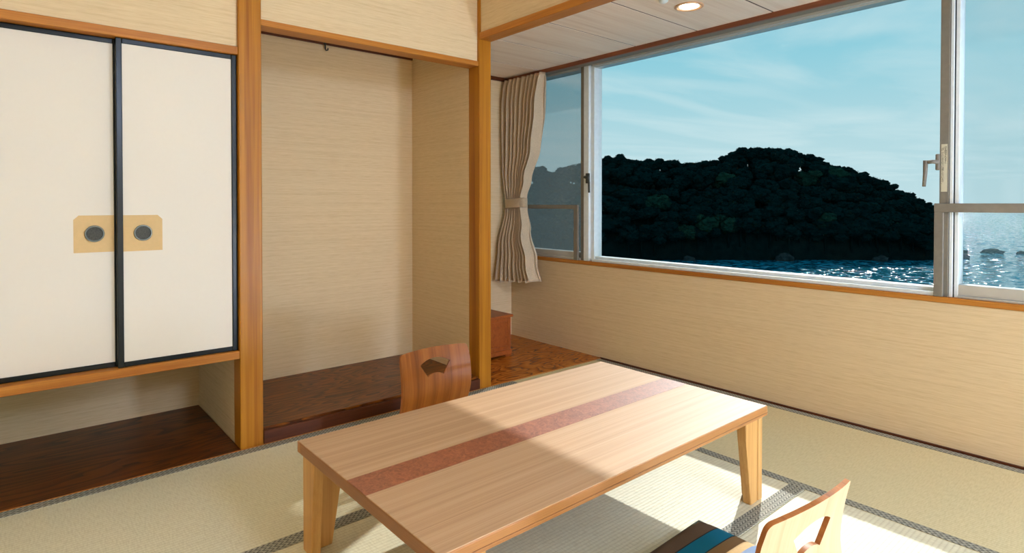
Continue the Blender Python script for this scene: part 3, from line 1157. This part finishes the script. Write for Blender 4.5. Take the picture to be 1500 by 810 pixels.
KY0 = [(0.44, 3.115), (0.62, 3.19), (0.85, 3.285), (1.0, 3.338), (1.09, 3.338), (1.22, 3.285), (1.45, 3.20), (1.75, 3.15), (2.0, 3.125)]
KY1 = [(0.44, 3.545), (0.62, 3.55), (0.85, 3.545), (1.0, 3.53), (1.06, 3.53), (1.2, 3.545), (1.45, 3.555), (1.75, 3.56), (2.0, 3.565)]
KX = [(0.44, 2.895), (0.7, 2.925), (1.0, 2.968), (1.06, 2.968), (1.3, 2.965), (2.0, 2.965)]
KA = [(0.44, 0.050), (0.7, 0.048), (1.0, 0.030), (1.09, 0.030), (1.3, 0.042), (1.8, 0.046), (1.93, 0.034), (2.0, 0.018)]
NS, NT, FOLDS = 320, 60, 4.5


def curtain_pt(u, z):
    y0, y1 = keyed(KY0, z), keyed(KY1, z)
    w = 0.5 + 0.5 * math.sin(u * 7.0 + 1.0)
    ph = 2 * PI * FOLDS * (u + 0.012 * math.sin(u * 19) + 0.008 * math.sin(z * 5 + u * 11))
    amp = keyed(KA, z) * (0.75 + 0.4 * w)
    sn = math.sin(ph)
    x = keyed(KX, z) - amp * (2 * math.sqrt(sn * sn + 0.004) - 1)
    y = y1 + (y0 - y1) * u - amp * 0.10 * math.sin(2 * ph)
    return Vector((x, min(y, YE - 0.004), z))


bm = bmesh.new()
front, back = [], []
for j in range(NT + 1):
    rf, rb = [], []
    for k in range(NS + 1):
        u = k / NS
        f = j / NT
        zb_ = 0.445 + 0.035 * u + 0.004 * math.sin(2 * PI * FOLDS * u)
        z = zb_ + (1.999 - zb_) * f
        p = curtain_pt(u, z)
        rf.append(bm.verts.new(p))
        rb.append(bm.verts.new(p + Vector((0.0028, 0, 0))))
    front.append(rf)
    back.append(rb)
for j in range(NT):
    for k in range(NS):
        bm.faces.new((front[j][k], front[j][k + 1], front[j + 1][k + 1], front[j + 1][k]))
        bm.faces.new((back[j + 1][k], back[j + 1][k + 1], back[j][k + 1], back[j][k]))
for k in range(NS):
    bm.faces.new((front[0][k + 1], front[0][k], back[0][k], back[0][k + 1]))
    bm.faces.new((front[NT][k], front[NT][k + 1], back[NT][k + 1], back[NT][k]))
for j in range(NT):
    bm.faces.new((front[j][0], front[j + 1][0], back[j + 1][0], back[j][0]))
    bm.faces.new((front[j + 1][NS], front[j][NS], back[j][NS], back[j + 1][NS]))
o = obj('curtain_cloth', bm, CURTAIN, ct, True)
o.matrix_parent_inverse = Matrix.Translation(-Vector(ct.location))
# hem band and tie-back
bm = bmesh.new()
NB = 48
cy, cx, ry, rx = 3.434, 2.968, 0.106, 0.044
rows = []
for j, (zz, ex) in enumerate(((1.012, 0.003), (1.018, 0.006), (1.046, 0.0065), (1.076, 0.006), (1.082, 0.003))):
    row = []
    for k in range(NB):
        a = 2 * PI * k / NB
        ca, sa = math.cos(a), math.sin(a)
        px = cx + (rx + ex) * (abs(ca) ** 0.8) * (1 if ca > 0 else -1)
        py = cy + (ry + ex) * (abs(sa) ** 0.9) * (1 if sa > 0 else -1)
        row.append(bm.verts.new((px, py, zz - 0.006 * sa)))
    rows.append(row)
for j in range(len(rows) - 1):
    for k in range(NB):
        bm.faces.new((rows[j][k], rows[j][(k + 1) % NB], rows[j + 1][(k + 1) % NB], rows[j + 1][k]))
bmesh.ops.recalc_face_normals(bm, faces=bm.faces)
bmesh.ops.solidify(bm, geom=list(bm.faces), thickness=0.002)
o = obj('tieback', bm, BAND, ct, True)
o.matrix_parent_inverse = Matrix.Translation(-Vector(ct.location))

# ------------------------------------------------------------------ small wooden chest in the corner
cx0, cx1, cy0, cy1, ch = 2.14, 2.622, 3.088, 3.40, 0.288
cs = tag(empty('wooden_chest', ((cx0 + cx1) / 2, (cy0 + cy1) / 2, 0.004)), 'small reddish wooden chest standing on the corner boards', 'chest')


def chp(name, bm, mat=CHESTW):
    o = obj(name, bm, mat, cs)
    o.matrix_parent_inverse = Matrix.Translation(-Vector(cs.location))
    return o


chp('body', add_box(bmesh.new(), cx0, cx1, cy0 + 0.006, cy1, 0.05, ch - 0.018, 0.002))
chp('lid', add_box(bmesh.new(), cx0 - 0.012, cx1 + 0.014, cy0 - 0.012, cy1 + 0.01, ch - 0.018, ch, 0.005, 2))
chp('plinth', add_box(bmesh.new(), cx0 - 0.006, cx1 + 0.008, cy0 - 0.006, cy1 + 0.004, 0.0165, 0.05, 0.004, 2))
for fx in (cx0 + 0.0, cx1 - 0.052):
    for fy in (cy0 - 0.004, cy1 - 0.05):
        chp('foot', add_box(bmesh.new(), fx, fx + 0.055, fy, fy + 0.05, 0.0042, 0.0165, 0.002))
bm = bmesh.new()
s_ = 0.026
for b in ((cx0, cx0 + s_, 0.05, ch - 0.018), (cx1 - s_, cx1, 0.05, ch - 0.018), (cx0 + s_, cx1 - s_, ch - 0.018 - s_, ch - 0.018), (cx0 + s_, cx1 - s_, 0.05, 0.05 + s_)):
    add_box(bm, b[0], b[1], cy0, cy0 + 0.008, b[2], b[3], 0.0015)
chp('face_frame', bm)
chp('front_panel', add_box(bmesh.new(), cx0 + s_, cx1 - s_, cy0 + 0.003, cy0 + 0.008, 0.05 + s_, ch - 0.018 - s_, 0.001))

# ------------------------------------------------------------------ downlight and small ceiling fitting
dl = tag(empty('recessed_downlight', (2.582, 1.676, ZP)), 'lit round recessed downlight in the pale board ceiling', 'downlight')
bm = bmesh.new()
add_lathe(bm, [(0.071, 0.0), (0.071, -0.003), (0.066, -0.006), (0.058, -0.005), (0.056, -0.0008), (0.056, 0.0)], (0, 0, 0), 'Z', 40)
obj('rim', bm, LAMPRIM, dl, True)
bm = bmesh.new()
add_lathe(bm, [(0.056, -0.0008), (0.050, -0.0006), (0.049, -0.0004)], (0, 0, 0), 'Z', 40)
obj('reflector', bm, REFLECT, dl, True)
bm = bmesh.new()
add_lathe(bm, [(0.049, -0.0006), (0.040, -0.0036), (0.022, -0.0056), (0.001, -0.0062)], (0, 0, 0), 'Z', 40)
obj('bulb', bm, BULB, dl, True)
bm = bmesh.new()
add_lathe(bm, [(0.022, 0.0), (0.022, -0.006), (0.017, -0.012), (0.008, -0.016), (0.001, -0.0165)], (2.408, 1.703, ZP), 'Z', 24)
tag(obj('ceiling_fitting', bm, ALUW, None, True), 'small pale round fitting on the ceiling boards beside the downlight', 'fitting')

# added fill lamps shaped as paper lanterns, unseen behind the viewer


def shade_mesh(r):
    bm = bmesh.new()
    n = 12
    prof = []
    for k in range(n + 1):
        a = -PI / 2 + PI * k / n
        prof.append((max(0.03, math.cos(a) * r), math.sin(a) * r))
    return add_lathe(bm, prof, (0, 0, 0), 'Z', 28)


lz, lr = 2.0, 0.25
lp = tag(empty('fill_pendant', (1.15, -1.75, lz)), 'added fill lamp shaped as a round white paper lantern, hung unseen behind the viewer', 'lamp')
obj('fill_shade', shade_mesh(lr), FILL_LANTERN, lp, True)
obj('cord', add_tube(bmesh.new(), [(0, 0, lr), (0, 0, ZC - lz - 0.02)], 0.004, 6), BLACK, lp)
obj('ceiling_cap', add_lathe(bmesh.new(), [(0.05, ZC - lz), (0.05, ZC - lz - 0.02), (0.02, ZC - lz - 0.03)], (0, 0, 0), 'Z', 20), ALUW, lp)
lp = tag(empty('fill_floor_lamp', (2.76, -2.5, 0)), 'added fill lamp shaped as a white paper floor lamp, unseen in the sunroom strip', 'lamp')  # out of view, added to lift the sunroom ceiling
obj('fill_shade', shade_mesh(lr), FILL_FLOOR, lp, True, (0, 0, 0.30))
obj('pole', add_tube(bmesh.new(), [(0, 0, 0.02), (0, 0, 0.052)], 0.009, 8), BLACK, lp)
obj('base', add_lathe(bmesh.new(), [(0.12, 0.002), (0.12, 0.014), (0.09, 0.022), (0.012, 0.024)], (0, 0, 0), 'Z', 28), BLACK, lp)

# ------------------------------------------------------------------ outside: sea, island, rocks
ZSEA = -9.0
VF = Vector((math.cos(YAW), math.sin(YAW), 0))
VR = Vector((math.sin(YAW), -math.cos(YAW), 0))


def far(px, depth, z):
    """a place on the island given by bearing and distance"""
    p = VF * depth + VR * ((px - 750.0) / FPX * depth)
    return Vector((p.x, p.y, z))


bm = bmesh.new()
rr = [3.9, 30, 60, 100, 160, 260, 450, 800, 1500, 3000, 7000]
seg = 64
rows = []
for r in rr:
    rows.append([bm.verts.new((3.9 + math.cos(-PI / 2 + PI * k / seg) * r, math.sin(-PI / 2 + PI * k / seg) * r, ZSEA)) for k in range(seg + 1)])
for a, b in zip(rows, rows[1:]):
    for k in range(seg):
        bm.faces.new((a[k], a[k + 1], b[k + 1], b[k]))
tag(obj('sea', bm, SEA), 'glittering blue sea around the wooded island', 'sea', None, 'structure')

# skyline of the island: (bearing px, height px of the tree tops)
SKY = [(560, 262), (640, 246), (700, 240), (745, 236), (772, 240), (786, 241), (800, 249), (812, 248), (830, 242), (848, 237), (868, 230), (880, 229), (905, 225), (930, 233), (955, 233),
       (985, 233), (1004, 239), (1020, 234), (1035, 236), (1052, 233), (1062, 230), (1072, 221), (1092, 214), (1108, 219), (1130, 213), (1160, 219), (1190, 231),
       (1215, 239), (1245, 245), (1285, 261), (1320, 280), (1350, 293), (1368, 304), (1384, 326), (1394, 350), (1402, 370), (1420, 384)]
HOR = 297.2
D0, D1 = 104.0, 124.0


def sky_z(px, depth):
    for (a, ya), (b, yb) in zip(SKY, SKY[1:]):
        if px <= b:
            f = max(0.0, (px - a) / (b - a))
            return EYE + (HOR - (ya + (yb - ya) * f)) / FPX * depth
    return ZSEA


def ground_z(px, t):
    top = max(ZSEA + 0.2, sky_z(px, D0 + (D1 - D0) * 0.75) - 4.2)
    if t <= 0.75:
        g = (t / 0.75) ** 0.5
    else:
        g = 1.0 - ((t - 0.75) / 0.9) ** 1.6
    return ZSEA - 0.3 + (top - ZSEA + 0.3) * max(0.0, g)


bm = bmesh.new()
PX = [540 + k * 8.8 for k in range(101)]
TS = [-0.06, 0.0, 0.03, 0.08, 0.15, 0.25, 0.4, 0.55, 0.75, 0.95, 1.2, 1.5, 1.7]
rows = []
for t in TS:
    row = []
    for px in PX:
        d = D0 + (D1 - D0) * t
        z = ground_z(px, max(t, 0.0)) if t > -0.05 else ZSEA - 1.0
        p = far(px, d, z)
        nz = noise.noise(p * 0.35)
        p.z += nz * 0.5
        p += (VF * noise.noise(p * 0.5 + Vector((7, 1, 3)))) * 0.8
        row.append(bm.verts.new(p))
    rows.append(row)
for a, b in zip(rows, rows[1:]):
    for k in range(len(PX) - 1):
        bm.faces.new((a[k], a[k + 1], b[k + 1], b[k]))
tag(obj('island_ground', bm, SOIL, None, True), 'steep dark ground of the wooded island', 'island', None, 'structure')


def tree_mesh(seed, mats):
    rnd = random.Random(seed)
    bm = bmesh.new()
    add_tube(bm, [(0, 0, -1.0), (0.1, 0.05, 1.2), (0.05, 0.1, 2.6)], [0.22, 0.17, 0.1], 6)
    for f in bm.faces:
        f.material_index = 1
    blobs = [(Vector((0, 0, 3.0)), 1.5)]
    for k in range(7):
        a = rnd.uniform(0, 2 * PI)
        blobs.append((Vector((math.cos(a) * rnd.uniform(0.8, 1.6), math.sin(a) * rnd.uniform(0.8, 1.6), rnd.uniform(1.7, 3.9))), rnd.uniform(0.75, 1.15)))
    for c, r in blobs:
        q = bmesh.ops.create_icosphere(bm, subdivisions=3, radius=r)
        for v in q['verts']:
            w_ = v.co + c * 3 + Vector((seed, 0, 0))
            v.co *= 1.0 + 0.35 * noise.noise(w_ * 1.6) + 0.28 * noise.noise(w_ * 4.3) + 0.16 * noise.noise(w_ * 9.0)
            v.co.z *= 0.72
            v.co += c
        for _ in range(90):
            d = Vector((rnd.gauss(0, 1), rnd.gauss(0, 1), rnd.gauss(0.25, 1))).normalized()
            p = c + Vector((d.x, d.y, d.z * 0.72)) * r * rnd.uniform(0.9, 1.2)
            s = rnd.uniform(0.08, 0.2)
            t1 = d.orthogonal().normalized()
            t1 = Matrix.Rotation(rnd.uniform(0, 6.28), 3, d) @ t1
            t2 = d.cross(t1)
            q = [p + t1 * s, p + t2 * s * 0.8 + d * s * .5, p - t1 * s, p - t2 * s * 0.8 - d * s * .2]
            bm.faces.new([bm.verts.new(x) for x in q])
    me = bpy.data.meshes.new('evergreen_tree')
    bm.to_mesh(me)
    bm.free()
    for m in mats:
        me.materials.append(m)
    return me


rnd = random.Random(11)
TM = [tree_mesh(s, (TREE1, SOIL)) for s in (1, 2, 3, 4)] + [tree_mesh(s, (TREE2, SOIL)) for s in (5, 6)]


def plant(px, t, top=None, sc=None, mesh=None, label=None):
    d = D0 + (D1 - D0) * t
    gz = ground_z(px, t)
    sc = sc or rnd.uniform(0.75, 1.2)
    hgt = 4.55
    if top is not None:
        gz = top - hgt * sc * 1.0
    o = bpy.data.objects.new('evergreen_tree', mesh or rnd.choice(TM[:4]))
    COL.objects.link(o)
    o.location = far(px, d, gz)
    o.scale = (sc * rnd.uniform(0.95, 1.2), sc * rnd.uniform(0.95, 1.2), sc)
    o.rotation_euler = (0, 0, rnd.uniform(0, 6.28))
    tag(o, label or 'dark evergreen tree on the slope between island shore and skyline', 'tree', 'trees on the island')
    return o


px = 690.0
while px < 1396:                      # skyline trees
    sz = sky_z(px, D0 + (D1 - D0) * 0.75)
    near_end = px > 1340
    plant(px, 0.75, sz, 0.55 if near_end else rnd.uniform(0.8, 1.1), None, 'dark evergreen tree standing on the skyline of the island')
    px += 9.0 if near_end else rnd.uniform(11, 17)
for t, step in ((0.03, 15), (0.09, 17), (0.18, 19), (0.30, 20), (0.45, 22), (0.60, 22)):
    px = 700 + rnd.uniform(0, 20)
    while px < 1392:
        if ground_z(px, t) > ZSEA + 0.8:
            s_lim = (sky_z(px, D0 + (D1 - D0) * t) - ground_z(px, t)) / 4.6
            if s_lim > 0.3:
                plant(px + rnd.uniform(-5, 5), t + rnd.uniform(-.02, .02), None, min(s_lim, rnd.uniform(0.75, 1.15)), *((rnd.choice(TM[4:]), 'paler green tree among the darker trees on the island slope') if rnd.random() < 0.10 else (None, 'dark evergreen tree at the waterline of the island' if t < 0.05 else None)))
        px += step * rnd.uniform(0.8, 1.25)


def rock(px, depth, w, h, label, seed):
    bm = bmesh.new()
    q = bmesh.ops.create_icosphere(bm, subdivisions=3, radius=1.0)
    for v in q['verts']:
        n_ = noise.noise(v.co * 1.7 + Vector((seed, seed * 2, 0))) + 0.5 * noise.noise(v.co * 4 + Vector((seed, 0, 0)))
        v.co *= 1.0 + 0.4 * n_
        v.co = Vector((v.co.x * w, v.co.y * w * 0.7, v.co.z * h))
    o = obj('sea_rock', bm, ROCK, None)
    o.location = far(px, depth, ZSEA + h * 0.1)
    o.rotation_euler = (0, 0, YAW - PI / 2)
    tag(o, label, 'rock', 'rocks in the sea')


rock(1404, 107, 1.6, 1.15, 'rounded dark rock at the tip of the island', 3)
rock(1388, 106, 1.6, 1.6, 'dark rock at the foot of the island slope', 5)
rock(1455, 119, 1.9, 0.75, 'long low dark rock standing alone in the sea', 8)
rock(1497, 117, 0.9, 0.5, 'tiny dark rock beyond the long low one', 12)
rock(1150, 102.5, 1.5, 1.2, 'dark boulder on the island shore below the summit', 15)
rock(1010, 102.8, 1.1, 0.7, 'low dark boulder on the island shore below the dip in the skyline', 18)
rock(1290, 102.6, 1.3, 0.8, 'low dark boulder on the island shore near its tapering end', 21)
